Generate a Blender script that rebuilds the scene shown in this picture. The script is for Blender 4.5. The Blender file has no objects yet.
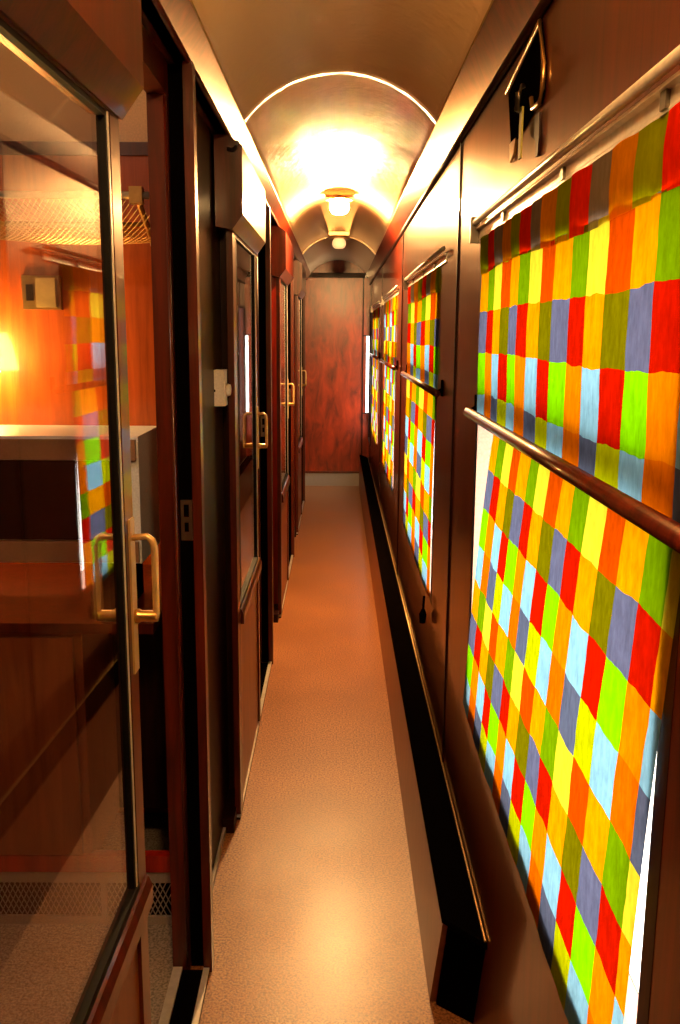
import bpy, bmesh, math, random
from mathutils import Vector
random.seed(7)
C = bpy.context.scene.collection
PI = math.pi
D = 2.1            # bay pitch along the coach

# ------------------------------------------------------------------ materials
def lin(r, g, b):
    f = lambda c: (c/255/12.92) if c/255 <= .04045 else ((c/255+.055)/1.055)**2.4
    return (f(r), f(g), f(b), 1)

def newmat(name):
    m = bpy.data.materials.new(name); m.use_nodes = True
    nt = m.node_tree
    return m, nt, nt.nodes['Principled BSDF'], nt.nodes['Material Output']

def N(nt, kind, **kw):
    n = nt.nodes.new(kind)
    for k, v in kw.items(): setattr(n, k, v)
    return n

def plain(name, col, rough=.5, metal=0, coat=0, bump=0, bscale=200, spec=.5):
    m, nt, p, o = newmat(name)
    p.inputs['Roughness'].default_value = rough
    p.inputs['Metallic'].default_value = metal
    p.inputs['Coat Weight'].default_value = coat
    p.inputs['Specular IOR Level'].default_value = spec
    tc = N(nt, 'ShaderNodeTexCoord'); nz = N(nt, 'ShaderNodeTexNoise')
    nz.inputs['Scale'].default_value = bscale; nz.inputs['Detail'].default_value = 3
    nt.links.new(tc.outputs['Object'], nz.inputs['Vector'])
    r = N(nt, 'ShaderNodeValToRGB')
    r.color_ramp.elements[0].position = .3; r.color_ramp.elements[1].position = .7
    r.color_ramp.elements[0].color = tuple(c*.86 for c in col[:3])+(1,)
    r.color_ramp.elements[1].color = tuple(min(1, c*1.08) for c in col[:3])+(1,)
    nt.links.new(nz.outputs['Fac'], r.inputs['Fac'])
    nt.links.new(r.outputs['Color'], p.inputs['Base Color'])
    if bump:
        b = N(nt, 'ShaderNodeBump'); b.inputs['Strength'].default_value = bump; b.inputs['Distance'].default_value = .002
        nt.links.new(nz.outputs['Fac'], b.inputs['Height']); nt.links.new(b.outputs['Normal'], p.inputs['Normal'])
    return m

def wood(name, dark, light, rough=.3, coat=1.0, crough=.08, spec=.3, tint=(1, .72, .5, 1), grain=(18, 18, 1.4), bump=.12):
    m, nt, p, o = newmat(name)
    tc = N(nt, 'ShaderNodeTexCoord'); mp = N(nt, 'ShaderNodeMapping')
    mp.inputs['Scale'].default_value = grain
    nt.links.new(tc.outputs['Object'], mp.inputs['Vector'])
    nz = N(nt, 'ShaderNodeTexNoise'); nz.inputs['Scale'].default_value = 2.2
    nz.inputs['Detail'].default_value = 8; nz.inputs['Roughness'].default_value = .62; nz.inputs['Distortion'].default_value = .6
    nt.links.new(mp.outputs['Vector'], nz.inputs['Vector'])
    r = N(nt, 'ShaderNodeValToRGB')
    r.color_ramp.elements[0].position = .32; r.color_ramp.elements[1].position = .7
    r.color_ramp.elements[0].color = dark; r.color_ramp.elements[1].color = light
    nt.links.new(nz.outputs['Fac'], r.inputs['Fac']); nt.links.new(r.outputs['Color'], p.inputs['Base Color'])
    p.inputs['Roughness'].default_value = rough
    p.inputs['Coat Weight'].default_value = coat; p.inputs['Coat Roughness'].default_value = crough
    p.inputs['Specular IOR Level'].default_value = spec; p.inputs['Coat Tint'].default_value = tint
    n2 = N(nt, 'ShaderNodeTexNoise'); n2.inputs['Scale'].default_value = 5; n2.inputs['Detail'].default_value = 3
    nt.links.new(tc.outputs['Object'], n2.inputs['Vector'])
    b = N(nt, 'ShaderNodeBump'); b.inputs['Strength'].default_value = bump; b.inputs['Distance'].default_value = .01
    nt.links.new(n2.outputs['Fac'], b.inputs['Height'])
    nt.links.new(b.outputs['Normal'], p.inputs['Coat Normal'])
    nt.links.new(b.outputs['Normal'], p.inputs['Normal'])
    return m

M = {}
M['wood'] = wood('mahogany', lin(44, 11, 4), lin(90, 27, 9), rough=.38, coat=.42)
M['wood_cornice'] = wood('cornice_mahogany', lin(70, 18, 8), lin(120, 38, 14), rough=.3, coat=.45, crough=.1, spec=.25)
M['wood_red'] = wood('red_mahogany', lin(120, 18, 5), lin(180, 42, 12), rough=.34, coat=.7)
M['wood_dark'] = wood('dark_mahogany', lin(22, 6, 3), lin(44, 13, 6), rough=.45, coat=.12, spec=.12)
M['wood_wall'] = wood('varnished_panel', lin(46, 13, 5), lin(88, 30, 10), rough=.36, coat=.6, crough=.09)
M['wood_end'] = wood('end_door_veneer', lin(72, 16, 5), lin(158, 48, 14), rough=.4, coat=.6, crough=.26, grain=(5, 5, 1.6))
M['wood_orange'] = wood('honey_veneer', lin(136, 58, 14), lin(184, 86, 26), rough=.4, coat=.4)
M['brown_panel'] = wood('brown_laminate', lin(112, 56, 26), lin(140, 76, 38), rough=.45, coat=.2, bump=.04)
M['black'] = plain('black_paint', lin(6, 4, 4), .6, spec=0)
M['rubber'] = plain('black_rubber', lin(5, 4, 4), .6, spec=.15)
M['brass'] = plain('worn_brass', lin(190, 150, 90), .28, metal=.9, bscale=40)
M['brass_dull'] = plain('cream_brass', lin(205, 170, 115), .38, metal=.6, bscale=40)
M['alu'] = plain('aluminium', lin(214, 206, 196), .3, metal=.45, bscale=60)
M['steel'] = plain('dull_steel', lin(120, 112, 100), .35, metal=.9, bscale=60)
M['switch'] = plain('cream_plastic', lin(226, 210, 180), .4)
M['white_enamel'] = plain('white_enamel', lin(232, 238, 250), .35)
M['cream'] = plain('cream_paint', lin(214, 178, 128), .45)
M['dark_glass'] = plain('smoked_glass', lin(26, 17, 14), .12)
M['tan'] = plain('tan_trim', lin(150, 112, 84), .5)
M['grey_metal'] = plain('grey_painted_metal', lin(150, 140, 132), .4)
M['reveal'] = plain('pale_pink_paint', lin(228, 176, 150), .5)
M['strap'] = plain('green_yellow_tape', lin(170, 160, 60), .6)

# ceiling paint: glossy, gently rippled cream
m, nt, p, o = newmat('gloss_ceiling_paint')
p.inputs['Base Color'].default_value = lin(236, 202, 152)
p.inputs['Roughness'].default_value = .34; p.inputs['Specular IOR Level'].default_value = .06
p.inputs['Coat Weight'].default_value = .5; p.inputs['Coat Roughness'].default_value = .08
tc = N(nt, 'ShaderNodeTexCoord'); nz = N(nt, 'ShaderNodeTexNoise'); nz.inputs['Scale'].default_value = 32; nz.inputs['Detail'].default_value = 5
nt.links.new(tc.outputs['Object'], nz.inputs['Vector'])
b = N(nt, 'ShaderNodeBump'); b.inputs['Strength'].default_value = .55; b.inputs['Distance'].default_value = .007
nt.links.new(nz.outputs['Fac'], b.inputs['Height']); nt.links.new(b.outputs['Normal'], p.inputs['Coat Normal']); nt.links.new(b.outputs['Normal'], p.inputs['Normal'])
M['ceiling'] = m

def speckle(name, base, dot, dot2, rough, spec=.5):
    m, nt, p, o = newmat(name)
    tc = N(nt, 'ShaderNodeTexCoord')
    vz = N(nt, 'ShaderNodeTexNoise'); vz.inputs['Scale'].default_value = 170; vz.inputs['Detail'].default_value = 2
    r = N(nt, 'ShaderNodeValToRGB'); e = r.color_ramp.elements
    e[0].position = .36; e[0].color = dot; e[1].position = .66; e[1].color = dot2
    x = e.new(.48); x.color = base
    big = N(nt, 'ShaderNodeTexNoise'); big.inputs['Scale'].default_value = 3.2; big.inputs['Detail'].default_value = 5
    mx = N(nt, 'ShaderNodeMix', data_type='RGBA', blend_type='MULTIPLY'); mx.inputs['Factor'].default_value = 1
    rb = N(nt, 'ShaderNodeValToRGB'); rb.color_ramp.elements[0].position = .3; rb.color_ramp.elements[0].color = (.74, .7, .66, 1)
    rb.color_ramp.elements[1].position = .72; rb.color_ramp.elements[1].color = (1, 1, 1, 1)
    L = nt.links.new
    L(tc.outputs['Object'], vz.inputs['Vector']); L(tc.outputs['Object'], big.inputs['Vector'])
    L(vz.outputs['Fac'], r.inputs['Fac']); L(big.outputs['Fac'], rb.inputs['Fac'])
    L(r.outputs['Color'], mx.inputs['A']); L(rb.outputs['Color'], mx.inputs['B']); L(mx.outputs['Result'], p.inputs['Base Color'])
    p.inputs['Roughness'].default_value = rough; p.inputs['Specular IOR Level'].default_value = spec
    rr = N(nt, 'ShaderNodeMapRange'); rr.inputs['To Min'].default_value = rough-.1; rr.inputs['To Max'].default_value = rough+.12
    L(big.outputs['Fac'], rr.inputs['Value']); L(rr.outputs['Result'], p.inputs['Roughness'])
    p.inputs['Coat Weight'].default_value = .2; p.inputs['Coat Roughness'].default_value = .26
    bp = N(nt, 'ShaderNodeBump'); bp.inputs['Strength'].default_value = .25; bp.inputs['Distance'].default_value = .002
    L(vz.outputs['Fac'], bp.inputs['Height']); L(bp.outputs['Normal'], p.inputs['Normal'])
    return m
M['floor'] = speckle('speckled_lino', lin(148, 90, 50), lin(96, 52, 27), lin(182, 126, 76), .42)
M['floor_grey'] = speckle('grey_lino', lin(150, 138, 126), lin(110, 100, 92), lin(180, 168, 156), .5)

def glassmat(name, base=.05, tint=(.93, .93, .93, 1)):
    m, nt, p, o = newmat(name); nt.nodes.remove(p)
    t = N(nt, 'ShaderNodeBsdfTransparent'); t.inputs['Color'].default_value = tint
    g = N(nt, 'ShaderNodeBsdfGlossy'); g.inputs['Roughness'].default_value = .004; g.inputs['Color'].default_value = (1, 1, 1, 1)
    lw = N(nt, 'ShaderNodeLayerWeight'); lw.inputs['Blend'].default_value = .5
    pw = N(nt, 'ShaderNodeMath', operation='POWER'); pw.inputs[1].default_value = 5
    mr = N(nt, 'ShaderNodeMapRange'); mr.inputs['To Min'].default_value = base; mr.inputs['To Max'].default_value = 1
    mx = N(nt, 'ShaderNodeMixShader'); L = nt.links.new
    L(lw.outputs['Facing'], pw.inputs[0]); L(pw.outputs[0], mr.inputs['Value']); L(mr.outputs['Result'], mx.inputs[0])
    L(t.outputs[0], mx.inputs[1]); L(g.outputs[0], mx.inputs[2]); L(mx.outputs[0], o.inputs['Surface'])
    return m
M['glass'] = glassmat('door_glass')
M['winglass'] = glassmat('window_glass', .04, (.98, .98, .98, 1))

def emit(name, col, s):
    m, nt, p, o = newmat(name)
    p.inputs['Base Color'].default_value = (.8, .7, .5, 1)
    p.inputs['Emission Color'].default_value = col; p.inputs['Emission Strength'].default_value = s
    return m
M['lamp'] = emit('lit_lamp_glass', (1, .57, .21, 1), 1900)
M['lamp_dim'] = emit('dim_lamp_glass', (1, .60, .25, 1), .45)
M['lamp_near'] = emit('near_lamp_glass', (1, .57, .21, 1), 330)
M['lamp_comp'] = emit('compartment_lamp_glass', (1, .78, .55, 1), 50)
M['lamp_room'] = emit('lit_shade', (1, .62, .16, 1), 90)

# patchwork cloth: 4 x 4 block of colours that repeats
A_, G_, Y_, O_ = lin(250, 160, 6), lin(118, 158, 26), lin(255, 234, 74), lin(212, 82, 34)
ROWS = [[A_, G_, Y_, O_],
        [lin(104, 108, 138), lin(196, 34, 22), lin(250, 156, 8), lin(118, 112, 14)],
        [lin(140, 232, 24), lin(250, 140, 40), lin(150, 206, 232), lin(206, 48, 40)],
        [lin(150, 206, 232), lin(232, 112, 24), lin(96, 104, 128), lin(196, 206, 26)]]
HEAD = [[lin(140, 150, 20), lin(220, 44, 20), lin(130, 116, 100), lin(210, 130, 20)]]
def cloth(name, rows, sat=1.04, v0=.32, v1=.56):
    m, nt, p, o = newmat(name); nt.nodes.remove(p); L = nt.links.new
    uv = N(nt, 'ShaderNodeUVMap', uv_map='patch'); sp = N(nt, 'ShaderNodeSeparateXYZ')
    nzw = N(nt, 'ShaderNodeTexNoise'); nzw.inputs['Scale'].default_value = 1.3
    L(uv.outputs['UV'], nzw.inputs['Vector'])
    sb = N(nt, 'ShaderNodeVectorMath', operation='SUBTRACT'); sb.inputs[1].default_value = (.5, .5, .5)
    sc = N(nt, 'ShaderNodeVectorMath', operation='SCALE'); sc.inputs['Scale'].default_value = .16
    ad = N(nt, 'ShaderNodeVectorMath', operation='ADD')
    L(nzw.outputs['Color'], sb.inputs[0]); L(sb.outputs[0], sc.inputs[0]); L(uv.outputs['UV'], ad.inputs[0]); L(sc.outputs[0], ad.inputs[1])
    L(ad.outputs[0], sp.inputs[0])
    def fmod(out):
        f = N(nt, 'ShaderNodeMath', operation='FLOOR'); L(out, f.inputs[0])
        w = N(nt, 'ShaderNodeMath', operation='FLOORED_MODULO'); w.inputs[1].default_value = 4; L(f.outputs[0], w.inputs[0]); return w.outputs[0]
    nr = len(rows); n = 4*nr
    cx = fmod(sp.outputs['X'])
    if nr > 1:
        cy = fmod(sp.outputs['Y'])
        k = N(nt, 'ShaderNodeMath', operation='MULTIPLY_ADD'); L(cy, k.inputs[0]); k.inputs[1].default_value = 4; L(cx, k.inputs[2])
        src = k.outputs[0]
    else: src = cx
    q = N(nt, 'ShaderNodeMath', operation='MULTIPLY_ADD'); L(src, q.inputs[0]); q.inputs[1].default_value = 1/n; q.inputs[2].default_value = .5/n
    r = N(nt, 'ShaderNodeValToRGB'); r.color_ramp.interpolation = 'CONSTANT'; e = r.color_ramp.elements
    cols = [c for row in rows for c in row]
    e[0].position = 0; e[0].color = cols[0]
    e[1].position = (n-1)/n; e[1].color = cols[-1]
    for i in range(1, n-1):
        x = e.new(i/n); x.color = cols[i]
    L(q.outputs[0], r.inputs['Fac'])
    # woven, slightly blotched dye
    tc = N(nt, 'ShaderNodeTexCoord'); mp = N(nt, 'ShaderNodeMapping'); mp.inputs['Scale'].default_value = (38, 38, 16)
    nz = N(nt, 'ShaderNodeTexNoise'); nz.inputs['Scale'].default_value = 2; nz.inputs['Detail'].default_value = 6; nz.inputs['Roughness'].default_value = .7
    L(tc.outputs['Object'], mp.inputs['Vector']); L(mp.outputs[0], nz.inputs['Vector'])
    mr = N(nt, 'ShaderNodeMapRange'); mr.inputs['From Min'].default_value = .3; mr.inputs['From Max'].default_value = .7
    mr.inputs['To Min'].default_value = v0; mr.inputs['To Max'].default_value = v1
    L(nz.outputs['Fac'], mr.inputs['Value'])
    hs = N(nt, 'ShaderNodeHueSaturation'); hs.inputs['Saturation'].default_value = sat
    L(r.outputs['Color'], hs.inputs['Color']); L(mr.outputs['Result'], hs.inputs['Value'])
    df = N(nt, 'ShaderNodeBsdfDiffuse'); tr = N(nt, 'ShaderNodeBsdfTranslucent'); mx = N(nt, 'ShaderNodeMixShader'); mx.inputs[0].default_value = .6
    L(hs.outputs['Color'], df.inputs['Color']); L(hs.outputs['Color'], tr.inputs['Color'])
    L(df.outputs[0], mx.inputs[1]); L(tr.outputs[0], mx.inputs[2]); L(mx.outputs[0], o.inputs['Surface'])
    return m
M['patch'] = cloth('patchwork_cloth', ROWS)
M['patch_head'] = cloth('patchwork_heading', HEAD, 1.1, .9, 1.25)  # same dye made brighter, standing in for the backlight it lacks

# ------------------------------------------------------------------ helpers
def link(name, bm, mat, parent=None, smooth=False, bevel=0, mats=None):
    if bevel:
        es = [e for e in bm.edges if len(e.link_faces) == 2 and e.calc_face_angle(0) > .5]
        bmesh.ops.bevel(bm, geom=es, offset=bevel, segments=2, affect='EDGES', clamp_overlap=True)
    bmesh.ops.recalc_face_normals(bm, faces=bm.faces)
    me = bpy.data.meshes.new(name)
    if parent is not None: bmesh.ops.translate(bm, verts=bm.verts, vec=-wloc(parent))
    bm.to_mesh(me); bm.free()
    for x in (mats or [mat]): me.materials.append(x)
    if smooth:
        for p in me.polygons: p.use_smooth = True
    o = bpy.data.objects.new(name, me); C.objects.link(o)
    if parent is not None: o.parent = parent
    return o

def wloc(o):
    v = Vector((0, 0, 0))
    while o is not None: v += o.location; o = o.parent
    return v

def box(bm, x0, x1, y0, y1, z0, z1):
    vs = [bm.verts.new((x, y, z)) for x in (x0, x1) for y in (y0, y1) for z in (z0, z1)]
    for f in ((0, 1, 3, 2), (4, 6, 7, 5), (0, 4, 5, 1), (2, 3, 7, 6), (0, 2, 6, 4), (1, 5, 7, 3)):
        bm.faces.new([vs[i] for i in f])
    return bm
def B(*bs):
    bm = bmesh.new()
    for b in bs: box(bm, *b)
    return bm
def prism_y(pts, y0, y1, bm=None):       # polygon in (x, z) drawn out along y
    bm = bm or bmesh.new()
    a = [bm.verts.new((x, y0, z)) for x, z in pts]; c = [bm.verts.new((x, y1, z)) for x, z in pts]
    n = len(pts); bm.faces.new(a); bm.faces.new(c[::-1])
    for i in range(n): bm.faces.new((a[i], c[i], c[(i+1) % n], a[(i+1) % n]))
    return bm
def prism_x(pts, x0, x1, bm=None):       # polygon in (y, z) drawn out along x
    bm = bm or bmesh.new()
    a = [bm.verts.new((x0, y, z)) for y, z in pts]; c = [bm.verts.new((x1, y, z)) for y, z in pts]
    n = len(pts); bm.faces.new(a); bm.faces.new(c[::-1])
    for i in range(n): bm.faces.new((a[i], c[i], c[(i+1) % n], a[(i+1) % n]))
    return bm
def tube(path, r, bm=None, seg=12, closed=False):
    bm = bm or bmesh.new(); path = [Vector(p) for p in path]; rings = []; n = len(path)
    rr = r if isinstance(r, (list, tuple)) else [r]*n
    for i, p in enumerate(path):
        d = (path[min(i+1, n-1)]-path[max(i-1, 0)]).normalized()
        up = Vector((0, 0, 1)) if abs(d.z) < .9 else Vector((1, 0, 0))
        a = d.cross(up).normalized(); b = d.cross(a).normalized()
        rings.append([bm.verts.new(p+(a*math.cos(t)+b*math.sin(t))*rr[i]) for t in [2*PI*k/seg for k in range(seg)]])
    for i in range(n-1):
        for k in range(seg): bm.faces.new((rings[i][k], rings[i][(k+1) % seg], rings[i+1][(k+1) % seg], rings[i+1][k]))
    bm.faces.new(rings[0]); bm.faces.new(rings[-1][::-1])
    return bm
def lathe(prof, c, axis='z', seg=24, bm=None):
    bm = bm or bmesh.new(); rings = []
    for r, h in prof:
        ring = []
        for k in range(seg):
            t = 2*PI*k/seg; a, b = max(r, 1e-4)*math.cos(t), max(r, 1e-4)*math.sin(t)
            v = {'z': (a, b, h), 'x': (h, a, b), 'y': (a, h, b)}[axis]
            ring.append(bm.verts.new(Vector(c)+Vector(v)))
        rings.append(ring)
    for i in range(len(rings)-1):
        for k in range(seg): bm.faces.new((rings[i][k], rings[i][(k+1) % seg], rings[i+1][(k+1) % seg], rings[i+1][k]))
    bm.faces.new(rings[0]); bm.faces.new(rings[-1][::-1])
    return bm

def thing(name, loc, label, cat, group=None):
    o = bpy.data.objects.new(name, None); o.empty_display_size = .05; C.objects.link(o); o.location = loc
    return tag(o, label, cat, group)
def tag(o, label=None, cat=None, group=None, kind=None):
    if label: o['label'] = label
    if cat: o['category'] = cat
    if group: o['group'] = group
    if kind: o['kind'] = kind
    return o
def struct(name, bm, mat, **kw):
    return tag(link(name, bm, mat, **kw), kind='structure')
def sempty(name, loc):
    o = bpy.data.objects.new(name, None); o.empty_display_size = .05; C.objects.link(o); o.location = loc
    return tag(o, kind='structure')
def copy_tree(o, parent=None, off=None):
    c = o.copy(); C.objects.link(c)
    if parent is not None: c.parent = parent
    if off is not None: c.location = o.location + Vector(off)
    for ch in [x for x in C.objects if x.parent == o]: copy_tree(ch, c)
    return c

Y0, Y1 = -1.4, 9.2
XR = .31           # inner face of the window-side wall
# ------------------------------------------------------------------ floor
struct('floor', B((-.345, .44, Y0-.05, Y1+.1, -.06, 0)), M['floor'])
struct('trim_1', B((-2.3, -.345, Y0-.05, Y1+.1, -.06, -.001)), M['floor_grey'])

# ------------------------------------------------------------------ window side wall
WY0, WY1, WZ0, WZ1 = .825, 2.05, .655, 1.64
NW = 4
openings = [(WY0+D*k, WY1+D*k, WZ0, WZ1) for k in range(NW)] + [(8.60, 9.16, .50, 1.75)]
bm = bmesh.new()
segs = []
ycur = Y0-.05
for (a, b, z0, z1) in openings:
    box(bm, XR, XR+.09, ycur, a, 0, 2.3)
    box(bm, XR, XR+.09, a, b, 0, z0)
    box(bm, XR, XR+.09, a, b, z1, 2.3)
    ycur = b
box(bm, XR, XR+.09, ycur, Y1+.1, 0, 2.3)
struct('wall_right', bm, M['wood_wall'])
# cover strips on the joints of the wall panels
bm = bmesh.new()
for k in range(NW+1):
    y = 2.46+D*(k-1)
    box(bm, XR-.004, XR, y-.008, y+.008, .30, 1.985)
struct('trim_2', bm, M['wood_dark'], bevel=.0015)

for k in range(NW):
    a, b = WY0+D*k, WY1+D*k
    w = sempty(f'window_{k+1}', (XR, (a+b)/2, WZ0))
    # lining of the opening
    link('window_lining', B((XR+.002, XR+.085, a-.0, a+.006, WZ0, WZ1), (XR+.002, XR+.085, b-.006, b, WZ0, WZ1),
                            (XR+.002, XR+.085, a+.006, b-.006, WZ1-.006, WZ1), (XR+.002, XR+.085, a+.006, b-.006, WZ0, WZ0+.006)), M['reveal'], w)
    link('window_frame', B((XR-.0006, XR+.004, a-.03, a, WZ0-.02, WZ1+.0), (XR-.0006, XR+.004, b, b+.014, WZ0-.02, WZ1)), M['wood_dark'], w)
    link('transom', B((XR+.02, XR+.07, a+.006, b-.006, 1.335, 1.392)), M['wood'], w, bevel=.004)
    link('window_glass', B((XR+.055, XR+.058, a+.006, b-.006, WZ0+.006, 1.335)), M['winglass'], w)
    link('window_glass', B((XR+.055, XR+.058, a+.006, b-.006, 1.392, WZ1-.006)), M['winglass'], w)
w = sempty('window_5', (XR, 8.88, .5))
link('window_frame', B((XR-.006, XR+.01, 8.58, 8.60, .48, 1.77), (XR-.006, XR+.01, 9.16, 9.18, .48, 1.77), (XR-.006, XR+.01, 8.60, 9.16, 1.75, 1.77), (XR-.006, XR+.01, 8.60, 9.16, .48, .5)), M['wood_dark'], w)
link('window_glass', B((XR+.055, XR+.058, 8.60, 9.16, .5, 1.75)), M['winglass'], w)

# ------------------------------------------------------------------ ceiling vault, cornices
XL, XC, ZE, ZA = -.268, .272, 2.085, 2.215
cxm = (XL+XC)/2; hw = (XC-XL)/2; rise = ZA-ZE; Rv = (hw*hw+rise*rise)/(2*rise)
def vault(t, dr=0):           # t -1..1
    ang = math.asin(hw/Rv)*t
    return cxm+(Rv+dr)*math.sin(ang), ZA-Rv+(Rv+dr)*math.cos(ang)
NS = 28
pts = [vault(-1+2*i/NS) for i in range(NS+1)] + [vault(1-2*i/NS, .02) for i in range(NS+1)]
bm = bmesh.new()
def strip(bm, pts, y0, y1, ny=1):
    rings = []
    for j in range(ny+1):
        y = y0+(y1-y0)*j/ny
        rings.append([bm.verts.new((x, y, z)) for x, z in pts])
    n = len(pts)
    for j in range(ny):
        for i in range(n): bm.faces.new((rings[j][i], rings[j+1][i], rings[j+1][(i+1) % n], rings[j][(i+1) % n]))
    bm.faces.new(rings[0]); bm.faces.new(rings[-1][::-1])
strip(bm, pts, Y0-.05, Y1+.05)
c = struct('ceiling', bm, M['ceiling'])
for p_ in c.data.polygons: p_.use_smooth = abs(p_.normal.y) < .5
for i, y in enumerate((2.72, 7.0)):
    pts2 = [vault(-1+2*i_/NS, -.006) for i_ in range(NS+1)] + [vault(1-2*i_/NS, .002) for i_ in range(NS+1)]
    bm = bmesh.new(); strip(bm, pts2, y-.010, y+.010)
    struct(f'trim_{3+i}', bm, M['ceiling'])
# right cornice, sloping board with a bead under it
struct('trim_5', prism_y([(.314, 1.985), (XC-.002, 2.08), (XC+.002, 2.105), (.33, 2.105), (.33, 1.985)], Y0-.05, Y1+.05), M['wood_cornice'])
struct('trim_6', tube([(.306, Y0-.04, 1.988), (.306, Y1, 1.988)], .009, seg=10), M['wood_dark'], smooth=True)
struct('trim_7', tube([(XC, Y0-.04, 2.083), (XC, Y1, 2.083)], .004, seg=8), M['brass_dull'], smooth=True)
# left cornice
struct('trim_8', prism_y([(-.302, 2.03), (XL+.002, 2.08), (XL-.002, 2.105), (-.33, 2.105), (-.33, 2.03)], Y0-.05, Y1+.05), M['wood_cornice'])
struct('trim_9', tube([(-.301, Y0-.04, 2.032), (-.301, Y1, 2.032)], .006, seg=10), M['wood'], smooth=True)
struct('trim_10', tube([(XL, Y0-.04, 2.083), (XL, Y1, 2.083)], .004, seg=8), M['brass_dull'], smooth=True)

# ------------------------------------------------------------------ end wall, wall behind the viewer
e = sempty('door_1', (0, Y1, 0))
link('door_leaf', B((-.335, .246, Y1, Y1+.04, .14, 2.06), (.246, XR, Y1, Y1+.04, .14, .74), (.246, XR, Y1, Y1+.04, 1.49, 2.06), (.246, .279, Y1, Y1+.04, .74, 1.49)), M['wood_end'], e)
link('kick_plate', B((-.335, XR-.001, Y1-.006, Y1+.03, .0, .13)), M['grey_metal'], e)
link('kick_rail', B((-.335, XR-.001, Y1-.012, Y1+.03, .13, .15)), M['wood'], e, bevel=.003)
link('door_lintel', B((-.335, XR-.001, Y1-.05, Y1+.03, 2.045, 2.09)), M['wood_dark'], e, bevel=.004)
link('door_post', B((.238, .250, Y1-.012, Y1, .15, 2.045), (.250, .306, Y1-.008, Y1, .73, .74), (.250, .306, Y1-.008, Y1, 1.49, 1.50)), M['wood_dark'], e, bevel=.003)
link('side_light', B((.246, XR, Y1+.03, Y1+.034, .60, 1.56)), M['winglass'], e)
struct('wall_far', B((-2.3, .24, Y1+.041, Y1+.1, -.06, 2.5), (.24, .44, Y1+.041, Y1+.1, -.06, .59), (.24, .44, Y1+.041, Y1+.1, 1.57, 2.5), (.31, .44, Y1+.041, Y1+.1, .59, 1.57)), M['wood_end'])
struct('wall_near', B((-2.3, .44, Y0-.1, Y0-.05, -.06, 2.5)), M['wood_end'])
struct('wall_left', B((-2.3, -2.25, Y0-.05, Y1+.1, 0, 2.5)), M['cream'])
struct('trim_11', B((-2.25, -.40, Y0-.05, Y1+.05, 2.42, 2.46)), M['cream'])
struct('trim_12', B((-.41, -.33, Y0-.05, Y1+.05, 2.105, 2.46)), M['cream'])

# ------------------------------------------------------------------ heater casing along the window side
h = thing('heater_casing', (.27, 5, 0), 'long low boxed heater casing with black top along the foot of the window wall', 'heater')
x0, x1 = .222, XR-.001
def hexa(bm, pts8):
    vs = [bm.verts.new(p) for p in pts8]
    for f in ((0, 1, 3, 2), (4, 6, 7, 5), (0, 4, 5, 1), (2, 3, 7, 6), (0, 2, 6, 4), (1, 5, 7, 3)): bm.faces.new([vs[i] for i in f])
ye = Y1-.02
bm = bmesh.new()
# order: x,y,z nested
hexa(bm, [(x0-.003, 1.86, 0), (x0+.001, 1.70, .312), (x0-.003, ye, 0), (x0+.001, ye, .312), (x0+.012, 1.86, 0), (x0+.012, 1.70, .312), (x0+.012, ye, 0), (x0+.012, ye, .312)])
link('front_panel', bm, M['brown_panel'], h)
bm = bmesh.new()
hexa(bm, [(x0+.012, 1.85, 0), (x0+.012, 1.69, .305), (x0+.012, 1.88, 0), (x0+.012, 1.72, .305), (x1, 1.79, 0), (x1, 1.67, .285), (x1, 1.82, 0), (x1, 1.70, .285)])
link('end_panel', bm, M['black'], h)
bm = bmesh.new()
hexa(bm, [(x0-.001, 1.70, .313), (x0-.001, 1.70, .325), (x0-.001, ye, .313), (x0-.001, ye, .325), (x1, 1.66, .280), (x1, 1.66, .292), (x1, ye, .280), (x1, ye, .292)])
link('top_board', bm, M['black'], h)
link('edge_bead', tube([(XR-.004, 1.665, .296), (XR-.004, ye, .296)], .0028, seg=8), M['brass_dull'], h, smooth=True)

# ------------------------------------------------------------------ curtain rails and curtains
def curtain(name, s0t, s1t, s0b, s1b, zt, zb, ncol, nrow, pc, pr, mat, amp, waves, par=None, x=.300, seed=0, sag=0, nu=150, nv=48, hemc=0):
    rnd = random.Random(seed); ph = [rnd.uniform(0, 6.28) for _ in range(6)]
    bm = bmesh.new(); uvl = bm.loops.layers.uv.new('patch'); g = []; uvs = {}
    for j in range(nv+1):
        t = j/nv; row = []
        for i in range(nu+1):
            s = i/nu
            yt = s0t+(s1t-s0t)*s; yb = s0b+(s1b-s0b)*s
            y = yt+(yb-yt)*(t**.8)
            z = zt+(zb-zt)*t
            z += hemc*t*t*math.sin(PI*s) + .004*math.sin(9*s+ph[0])*t
            w = math.sin(2*PI*waves*s+ph[1]+.9*math.sin(2*PI*1.7*s+ph[2])+.5*t)
            w2 = math.sin(2*PI*waves*.43*s+ph[3]-.6*t)
            xx = x-amp*(.55+.45*w)-amp*.5*(w2+1)-.0015*math.sin(3*t+ph[4])**2
            y += 1.6*amp*math.cos(2*PI*waves*s+ph[1]+.5*t)
            v = bm.verts.new((xx, y, z)); row.append(v); uvs[v] = (s*ncol+pc, t*nrow+pr)
        g.append(row)
    for j in range(nv):
        for i in range(nu):
            f = bm.faces.new((g[j][i], g[j+1][i], g[j+1][i+1], g[j][i+1]))
            for l in f.loops: l[uvl].uv = uvs[l.vert]
    me = bpy.data.meshes.new(name)
    if par is not None: bmesh.ops.translate(bm, verts=bm.verts, vec=-wloc(par))
    bm.to_mesh(me); bm.free(); me.materials.append(mat)
    for p in me.polygons: p.use_smooth = True
    o = bpy.data.objects.new(name, me); C.objects.link(o)
    if par is not None: o.parent = par
    return o

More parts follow.
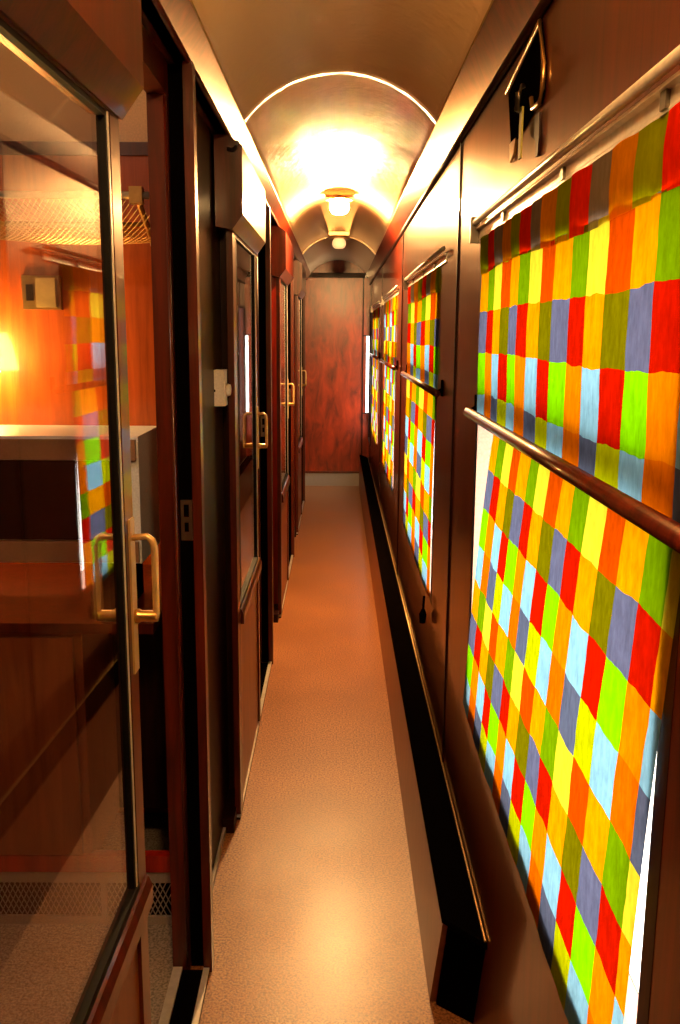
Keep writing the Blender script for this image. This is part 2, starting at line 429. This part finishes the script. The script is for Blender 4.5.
ORD = ['nearest', 'second nearest', 'third nearest', 'farthest']
for k in range(NW):
    dy = D*k
    # aluminium hanging rail over each window
    r = thing('curtain_rail', (XR, 1.4+dy, 1.73),
              f'silver metal curtain rail above the {ORD[k]} curtained window', 'curtain rail', 'silver curtain rails')
    link('channel', prism_y([(XR-.001, 1.707), (XR-.001, 1.732), (XR-.010, 1.732), (XR-.010, 1.728), (XR-.0025, 1.726), (XR-.0025, 1.712), (XR-.0035, 1.710), (XR-.0035, 1.707)], .62+dy, 2.09+dy), M['alu'], r)
    link('rod', tube([(XR-.013, .60+dy, 1.743), (XR-.013, 2.10+dy, 1.743)], .0065, seg=12), M['alu'], r, smooth=True)
    if k < 2:
        for yy in (.92, 1.32, 1.78):
            link('clip', B((XR-.007, XR-.002, yy-.008+dy, yy+.008+dy, 1.710, 1.727)), M['steel'], r, bevel=.002)
    link('end_bracket', B((XR-.022, XR-.001, 2.092+dy, 2.106+dy, 1.70, 1.755)), M['steel'], r, bevel=.003)
    # wooden sill rail across the middle
    q = thing('curtain_pole', (XR, 1.4+dy, 1.325),
              f'dark varnished pole across the middle of the {ORD[k]} curtained window', 'curtain pole', 'varnished curtain poles')
    link('pole', tube([(.2900, .62+dy, 1.333), (.2900, 2.05+dy, 1.333)], .011, seg=16), M['wood'], q, smooth=True)
    for yy in (.63, 2.045):
        bmb = tube([(.2900, yy+dy, 1.333), (XR-.001, yy+dy, 1.345)], .006, seg=10); box(bmb, XR-.006, XR-.0005, yy-.012+dy, yy+.012+dy, 1.325, 1.372)
        link('pole_bracket', bmb, M['black'], q)
    u = thing('curtain', (XR, 1.4+dy, 1.31),
              f'upper patchwork curtain with gathered heading at the {ORD[k]} window', 'curtain', 'upper patchwork curtains')
    nc = (14.7, 7.6, 7.2, 7.4)[k]
    curtain('cloth', 2.03+dy, .765+dy, 2.025+dy, .76+dy, 1.636, 1.327, nc, 3.62, (0, 1, 2, 3)[k], (0, 0, 2, 0)[k], M['patch'], .0022, 13, u, x=.3088, seed=k)
    curtain('heading', 2.055+dy, .755+dy, 2.03+dy, .765+dy, 1.7065, 1.630, nc, 1, (0, 1, 2, 3)[k], 0, M['patch_head'], .003, 15, u, x=.3085, seed=k, nv=10)
    l = thing('curtain', (XR, 1.4+dy, .62),
              f'lower patchwork curtain fanning out below the pole of the {ORD[k]} window', 'curtain', 'lower patchwork curtains')
    if k == 0:
        curtain('cloth', 1.80, .785, 2.10, .87, 1.320, .625, 14.4, 8.0, 0, .0, M['patch'], .0014, 9, l, x=.3088, seed=11, hemc=-.012)
    else:
        curtain('cloth', 2.03+dy, .80+dy, 2.12+dy, .85+dy, 1.320, .645, 7.5, 8.0, (0, 2, 1, 0)[k], (0, 0, 2, 1)[k], M['patch'], .0018, 9, l, x=.3088, seed=11+k, hemc=-.015)
    if k == 1:
        # dark knotted cord hanging from the near bottom corner
        bmt = tube([(.293, .868+dy, .645), (.291, .864+dy, .615), (.290, .858+dy, .60)], .004, seg=8)
        tube([(.290, .858+dy, .602), (.289, .857+dy, .585), (.288, .856+dy, .555)], [.006, .013, .010], bmt, seg=10)
        tag(link('tassel', bmt, M['black'], l, smooth=True), 'black tassel')

# ------------------------------------------------------------------ alarm fitting above the near window
a = thing('alarm_fitting', (XR, 1.6, 1.9), 'dark metal fitting with brass rim and hanging tape above the nearest window', 'wall fitting')
poly = [(1.79, 1.935), (1.52, 1.975), (1.475, 1.90), (1.475, 1.862), (1.49, 1.848), (1.55, 1.852), (1.60, 1.842), (1.74, 1.832)]
link('back_plate', prism_x(poly, XR-.003, XR-.0005), M['black'], a)
rim = [(XR-.005, y, z) for y, z in [(1.79, 1.935), (1.52, 1.972), (1.478, 1.90), (1.478, 1.866), (1.497, 1.85), (1.545, 1.853), (1.56, 1.872)]]
link('rim', tube(rim, .0042, seg=8), M['brass'], a, smooth=True)
link('lever', tube([(XR-.012, 1.60, 1.90), (XR-.022, 1.585, 1.885), (XR-.020, 1.60, 1.865), (XR-.010, 1.63, 1.87)], .005, seg=8), M['steel'], a, smooth=True)
link('tape', B((XR-.011, XR-.008, 1.605, 1.625, 1.79, 1.87)), M['strap'], a)
link('bracket', prism_x([(1.58, 1.838), (1.50, 1.838), (1.495, 1.80), (1.50, 1.775), (1.515, 1.775), (1.52, 1.80), (1.56, 1.815)], XR-.004, XR-.0005), M['wood_dark'], a)
link('bracket', prism_x([(1.745, 1.838), (1.69, 1.838), (1.70, 1.815), (1.735, 1.805)], XR-.005, XR-.0005), M['brass'], a)

# ------------------------------------------------------------------ ceiling lamps
def lamp(y, mat, label, lit):
    zc = ZA
    t = thing('ceiling_lamp', (cxm, y, zc), label, 'lamp', 'ceiling lamps')
    link('base_plate', B((cxm-.072, cxm+.072, y-.05, y+.05, zc-.028, zc-.004)), M['brass_dull'], t, bevel=.006)
    link('reflector', lathe([(.03, -.028), (.035, -.034), (.072, -.046), (.072, -.049), (.03, -.040), (.028, -.040)], (cxm, y, zc), seg=28), M['brass_dull'], t, smooth=True)  # dish added to hold the lamp's glow off the vault apex
    prof = [(.01, -.116), (.028, -.114), (.042, -.104), (.049, -.085), (.046, -.062), (.034, -.047), (.026, -.0405)]
    link('lamp_glass', lathe(prof, (cxm, y, zc), seg=28), mat, t, smooth=True)
    return t
lamp(4.85, M['lamp'], 'brightly lit round glass ceiling lamp halfway along the corridor', True)
lamp(6.75, M['lamp_dim'], 'small dimly glowing ceiling lamp near the far end of the corridor', False)

t = thing('ceiling_lamp', (-1.05, 1.3, 2.42), 'round glass lamp on the ceiling of the nearest compartment', 'lamp')  # unseen fixture, added to brighten cabinet and oven
link('base_plate', lathe([(.09, 0), (.09, -.015), (.07, -.022)], (-1.05, 1.3, 2.4195), seg=28), M['brass_dull'], t, smooth=True)
link('lamp_glass', lathe([(.07, -.0225), (.075, -.05), (.05, -.085), (.01, -.095)], (-1.05, 1.3, 2.4195), seg=28), M['lamp_comp'], t, smooth=True)
lamp(.42, M['lamp_near'], 'glass ceiling lamp overhead at the near end, just out of view', True)  # unseen lamp, added to brighten the near end of the corridor

# ------------------------------------------------------------------ compartment side: one bay, then copies
PI_, PO_ = (-.385, -.345), (-.312, -.292)     # inner and outer skins of the partition, slot between
ZT = 2.03
Z_H = 1.97
for k in range(-1, 4):
    dy = D*k
    jy = 1.955+dy; py = 2.77+dy; ny_ = 2.83+dy
    # inner skin of the partition beyond the opening and the recessed corridor panel
    bm = bmesh.new()
    box(bm, PI_[0], PI_[1], jy, jy+.05, 0, ZT)                       # inner jamb
    y2 = min(3.18+dy, Y1)
    if py < Y1-.3:
        box(bm, -.385, -.345, py, y2-.3, 0, ZT)
    struct(f'wall_left_{k+2}', bm, M['wood'])
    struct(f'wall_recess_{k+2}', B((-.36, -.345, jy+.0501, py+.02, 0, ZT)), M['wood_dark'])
    if k >= 0:
        j = thing('door_jamb', (-.33, jy, 0), ['tall slotted door jamb with strike plate nearest the viewer', 'slotted door jamb just before the second brown post',
                  'third slotted door jamb along the corridor', 'farthest slotted door jamb by the end wall'][k], 'door jamb', 'door jambs')
        link('outer_jamb', B((PO_[0], PO_[1], jy, jy+.035, 0, ZT)), M['wood'], j, bevel=.004)
        link('slot_lining', B((-.345, PO_[0], jy+.022, jy+.03, 0, ZT)), M['black'], j)
        link('inner_bead', tube([(-.349, jy-.001, .02), (-.349, jy-.001, Z_H-.005)], .0035, seg=8), M['wood'], j, smooth=True)
        sp = link('strike_plate', B((-.341, -.316, jy+.016, jy+.0215, 1.055, 1.145)), M['steel'], j, bevel=.002)
        link('keyhole', B((-.333, -.324, jy+.0145, jy+.0158, 1.075, 1.095), (-.334, -.323, jy+.0145, jy+.0158, 1.108, 1.135)), M['black'], sp)
    # post standing on its foot block
    if k >= 0 and py < Y1-.25:
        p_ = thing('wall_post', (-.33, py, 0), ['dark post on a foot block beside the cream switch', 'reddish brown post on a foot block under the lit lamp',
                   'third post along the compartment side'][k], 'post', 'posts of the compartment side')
        link('shaft', B((-.36, -.303, py, ny_, .046, ZT)), (M['wood_dark'], M['wood_red'], M['wood_red'])[k], p_, bevel=.004)  # same kind of post; dark wood stands for shade, red for lamplight
        link('foot_block', B((-.36, -.309, py-.19, ny_, 0, .045)), M['wood_dark'], p_, bevel=.004)
    # header beam over the opening
    struct(f'trim_{20+k*3}', B((-.385, -.345, dy+.5, jy, Z_H, ZT), (-.385, -.30, dy+.5-.0, dy+.5+D, ZT, 2.104)), M['wood'])
# closing pieces between the outer skins: corridor-side panels behind posts
def sliding_door(dy, label):
    y0, y1 = .56+dy, 1.31+dy
    t = thing('sliding_door', (-.314, y1, 0), label, 'door', 'glazed sliding doors')
    xi, xo = -.314, -.296
    link('stile', B((xi, xo, y1-.045, y1, .02, 1.789)), M['wood'], t, bevel=.003)
    link('stile', B((xi, xo, y0, y0+.07, .02, 1.789)), M['wood'], t, bevel=.003)
    link('bottom_panel', B((xi+.002, xo-.006, y0+.07, y1-.045, .02, .63)), M['brown_panel'], t)
    link('glazing_rail', prism_y([(xi, .62), (xi, .675), (xo-.008, .675), (xo+.004, .665), (xo+.010, .65), (xo+.010, .62)], y0+.07, y1+.001), M['wood'], t, bevel=.002)
    link('glazing_rail', prism_y([(xi, 1.779), (xi, 1.79), (xo, 1.79), (xo, 1.779)], y0+.07, y1-.045), M['wood'], t, bevel=.002)
    link('door_glass', B((-.3060, -.3030, y0+.07, y1-.062, .675, 1.779)), M['glass'], t)
    link('rubber_seal', B((-.306, xo-.001, y1-.0655, y1-.058, .675, 1.779), (-.306, xo-.001, y1-.0535, y1-.045, .675, 1.779),
                          (-.306, xo+.001, y0+.07, y1-.045, .672, .684), (-.306, xo-.001, y0+.07, y1-.0655, 1.772, 1.779)), M['rubber'], t)
    link('chrome_bead', B((-.306, xo+.0005, y1-.058, y1-.0535, .684, 1.779)), M['alu'], t)
    # header casing riding over the leaf
    link('header_casing', prism_y([(-.338, 1.79), (-.338, 2.028), (-.302, 2.028), (-.262, 2.0), (-.262, 1.822), (-.292, 1.782)], y0-.04, y1+.006), M['wood'], t, bevel=.003)
    # handles on both faces: plate and bent bar
    hy = y1-.018
    for sx, xf in ((1, xo), (-1, xi)):
        pl = link('handle_plate', B((min(xf, xf+sx*.003), max(xf, xf+sx*.003), hy-.013, hy+.013, 1.01, 1.24)), M['brass_dull'], t, bevel=.0012)
        g = link('handle', tube([(xf+sx*.002, hy, 1.212), (xf+sx*.024, hy, 1.214), (xf+sx*.031, hy, 1.208), (xf+sx*.034, hy, 1.197), (xf+sx*.034, hy, 1.10), (xf+sx*.032, hy, 1.088)],
                                [.005, .005, .0055, .0055, .005, .0045], seg=12), M['brass_dull'], t, smooth=True)
        link('handle_boss', lathe([(.010, 0), (.011, sx*.006), (.0085, sx*.010), (.0085, sx*.031), (.006, sx*.034)], (xf+sx*.002, hy, 1.095), axis='x', seg=16), M['brass'], t, smooth=True)
    return t
DL = ['glazed sliding door with brass handle, closest to the viewer on the left', 'second glazed sliding door along, beyond the cream switch',
      'third glazed sliding door, its brass handle beside the red-lit post', 'farthest glazed sliding door next to the end wall']
for k in range(4):
    dd = sliding_door(D*k, DL[k])
    if k == 0: dd.rotation_euler.z = -math.radians(1.3)

# thresholds with metal tracks under the openings
for k in range(4):
    dy = D*k
    t = thing('door_track', (-.33, 1.6+dy, 0), ['twin metal floor track in the nearest doorway', 'twin metal floor track in the second doorway', 'twin metal floor track in the third doorway',
              'twin metal floor track in the farthest doorway'][k], 'track', 'door tracks')
    y0, y1 = .56+dy, 1.953+dy
    link('track_bed', B((-.385, -.298, y0, y1, 0, .008)), M['black'], t)
    link('track_strip', B((-.384, -.362, y0, y1, .0082, .016)), M['alu'], t, bevel=.002)
    link('track_strip', B((-.312, -.298, y0, y1, .0082, .014)), M['alu'], t, bevel=.002)

# lower corridor-side edging between posts
for k in range(4):
    struct(f'baseboard_left_{k+1}', B((-.343, -.334, 2.05+D*k, min(2.58+D*k, Y1), 0, .02)), M['grey_metal'])

# switch on the recessed panel
s = thing('light_switch', (-.36, 2.62, 1.35), 'cream box switch with a round knob on the dark panel before the first post', 'switch')
link('switch_body', B((-.3598, -.316, 2.585, 2.65, 1.302, 1.402)), M['switch'], s, bevel=.006)
link('knob', lathe([(.017, 0), (.018, .004), (.015, .012), (.008, .014)], (-.316, 2.625, 1.345), axis='x', seg=20), M['switch'], s, smooth=True)
link('screw', lathe([(.004, 0), (.004, .0015)], (-.345, 2.584, 1.345), axis='y', seg=10), M['black'], s)

# small hooks on the cornice side
for i, (y, z) in enumerate(((2.62, 1.99), (5.0, 1.86))):
    t = link('coat_hook', tube([(-.300 if i == 0 else -.303, y, z), (-.285, y-.01, z-.004), (-.275, y-.02, z+.004), (-.270, y-.02, z+.016)], [.006, .005, .005, .007], seg=10), M['steel'] if i == 0 else M['black'], smooth=True)
    tag(t, ['small steel hook high up beside the first dark post', 'small black hook on the reddish post under the lit lamp'][i], 'hook', 'small wall hooks')

# ------------------------------------------------------------------ compartments
for i, y in enumerate((-.05, 2.70, 4.80, 6.90)):
    yw = y
    struct(f'wall_partition_{i+1}', B((-2.25, -.386, yw, yw+.03, 0, 1.985)), M['wood_orange'])
    struct(f'trim_{40+i}', B((-2.25, -.386, yw-.0, yw+.03, 2.02, 2.42)), M['cream'])
    struct(f'trim_{50+i}', B((-2.25, -.386, yw-.008, yw+.03, 1.985, 2.02), (-.50, -.386, yw-.02, yw-.0085, 1.99, 2.09)), M['wood'])

# galley cabinet with radiator grille at its foot
yF, yB = 2.14, 2.699
c = thing('cabinet', (-.9, yF, 0), 'low brown cabinet with perforated grille at its foot, behind the glass door', 'cabinet')
link('body', B((-1.9, -.62, yF+.005, yB, .16, .79)), M['brown_panel'], c)
link('side_panel', B((-.62, -.40, yF+.30, yB, .16, .79)), M['wood_dark'], c)
link('door', B((-1.30, -.64, yF-.012, yF+.005, .20, .775)), M['brown_panel'], c, bevel=.003)
link('plinth_rail', B((-1.9, -.40, yF-.008, yF+.02, .15, .195)), M['wood_red'], c, bevel=.003)
link('top', B((-1.9, -.44, yF-.02, yB, .79, .815)), M['wood'], c, bevel=.004)
g = link('grille', B((-1.9, -.40, yF-.004, yF+.004, .118, .148), (-1.9, -.40, yF-.004, yF+.004, .0, .022), (-.60, -.585, yF-.004, yF+.004, .022, .118)), M['grey_metal'], c)
bm = bmesh.new()
n = 110
for i in range(n):
    xx = -1.9+1.5*i/(n-1)
    for sgn in (-1, 1):
        xa, xb = xx-sgn*.024, xx+sgn*.024
        if xb > -.4 or xa > -.4 or xa < -1.9 or xb < -1.9: continue
        z0, z1 = .02, .12
        vs = [bm.verts.new(v) for v in ((xa-.0014, yF-.002+.001*sgn, z0), (xa+.0014, yF-.002+.001*sgn, z0), (xb+.0014, yF-.002+.001*sgn, z1), (xb-.0014, yF-.002+.001*sgn, z1))]
        vs2 = [bm.verts.new(v.co+Vector((0, .0015, 0))) for v in vs]
        bm.faces.new(vs); bm.faces.new(vs2[::-1])
        for q in range(4): bm.faces.new((vs[q], vs[(q+1) % 4], vs2[(q+1) % 4], vs2[q]))
link('grille_mesh', bm, M['grey_metal'], g)
link('grille_backing', B((-1.9, -.40, yF+.03, yF+.04, .0, .15)), M['black'], c)

# white box-shaped appliance on the cabinet
w = thing('oven', (-.8, 2.15, .815), 'white box-shaped tabletop oven with dark front standing on the brown cabinet', 'oven')
link('casing', B((-1.25, -.47, 2.16, 2.42, .955, 1.262)), M['white_enamel'], w, bevel=.006)
link('front', B((-1.235, -.50, 2.150, 2.160, 1.015, 1.205)), M['dark_glass'], w, bevel=.002)
link('front_band', B((-1.245, -.475, 2.146, 2.160, 1.207, 1.255), ), M['tan'], w, bevel=.003)
link('front_band', B((-1.245, -.475, 2.146, 2.160, .960, 1.010)), M['tan'], w, bevel=.003)
for x_ in (-1.2, -.55):
    link('foot', B((x_-.03, x_+.03, 2.2, 2.40, .8155, .9548)), M['black'], w, bevel=.004)

# bulkhead lamp giving the yellow glow on the veneer
t = thing('wall_lamp', (-1.02, 2.70, 1.45), 'glowing wall lamp on the honey-coloured partition behind the glass door', 'lamp')
link('mount', lathe([(.035, 0), (.035, -.012), (.012, -.016), (.010, -.06)], (-1.02, 2.699, 1.45), axis='y', seg=20), M['brass'], t, smooth=True)
link('lamp_shade', lathe([(.035, .06), (.05, .02), (.065, -.05), (.06, -.05), (.03, .055)], (-1.02, 2.62, 1.44), seg=24), M['lamp_room'], t, smooth=True)

# brass fitting on the partition
f = thing('brass_fitting', (-.84, 2.70, 1.60), 'small rectangular brass fitting on the honey-coloured partition', 'fitting')
link('plate', B((-.90, -.79, 2.688, 2.6995, 1.565, 1.660)), M['brass'], f, bevel=.003)
link('cover', B((-.855, -.80, 2.670, 2.688, 1.572, 1.652)), M['brass_dull'], f, bevel=.003)
link('recess', B((-.887, -.868, 2.684, 2.6878, 1.59, 1.635)), M['black'], f)

# luggage rack with netting
rk = thing('luggage_rack', (-1.2, 2.5, 1.8), 'brass luggage rack with drooping gold netting on the compartment partition', 'luggage rack')
link('front_bar', tube([(-2.1, 2.38, 1.835), (-.47, 2.38, 1.835)], .009, seg=10), M['alu'], rk, smooth=True)
link('back_bar', tube([(-2.1, 2.685, 1.80), (-.47, 2.685, 1.80)], .006, seg=8), M['brass'], rk, smooth=True)
for x_ in (-.50, -1.35):
    bmk = tube([(x_, 2.38, 1.835), (x_, 2.45, 1.80), (x_, 2.56, 1.745), (x_, 2.65, 1.68), (x_, 2.698, 1.66)], .008, seg=8)
    box(bmk, x_-.014, x_+.014, 2.69, 2.6995, 1.62, 1.74); box(bmk, x_-.016, x_+.016, 2.365, 2.395, 1.815, 1.855)
    link('bracket', bmk, M['brass'], rk)
bm = bmesh.new()
def sagz(x, y):
    t_ = (y-2.38)/.305
    return 1.833-.03*t_-.075*math.sin(PI*t_)*(1+.15*math.sin(7*x))
nx = 110
for i in range(nx):
    for sgn in (-1, 1):
        xs = -2.08+1.6*i/(nx-1); path = []
        for q in range(9):
            y = 2.38+.305*q/8; xq = xs+sgn*(.30*q/8-.15)
            if -2.1 < xq < -.47: path.append((xq, y, sagz(xq, y)))
        if len(path) > 2: tube(path, .0011, bm, seg=4)
tag(link('netting', bm, M['brass'], rk), 'gold netting')

# ------------------------------------------------------------------ light
w = bpy.data.worlds.new('World'); bpy.context.scene.world = w; w.use_nodes = True
bg = w.node_tree.nodes['Background']; bg.inputs['Color'].default_value = (1, .93, .83, 1); bg.inputs['Strength'].default_value = 5.2

# ------------------------------------------------------------------ camera
cam = bpy.data.cameras.new('camera'); co = bpy.data.objects.new('camera', cam); C.objects.link(co)
cam.sensor_fit = 'VERTICAL'; cam.sensor_height = 24; cam.lens = 24*920/1024; cam.clip_start = .02
pitch = math.atan(177/920)
co.location = (0, 0, 1.5); from mathutils import Matrix
co.matrix_world = Matrix.Translation((0, 0, 1.5)) @ Matrix.Rotation(-3/920, 4, 'Z') @ Matrix.Rotation(PI/2-pitch, 4, 'X') @ Matrix.Rotation(math.radians(.4), 4, 'Z')
sc = bpy.context.scene; sc.camera = co
sc.view_settings.view_transform = 'Standard'; sc.view_settings.look = 'None'
sc.view_settings.exposure = .64; sc.view_settings.gamma = 1; sc.view_settings.use_curve_mapping = False
cy = sc.cycles
cy.max_bounces = 10; cy.diffuse_bounces = 5; cy.glossy_bounces = 5; cy.transparent_max_bounces = 16
cy.use_denoising = True; cy.sample_clamp_indirect = 8
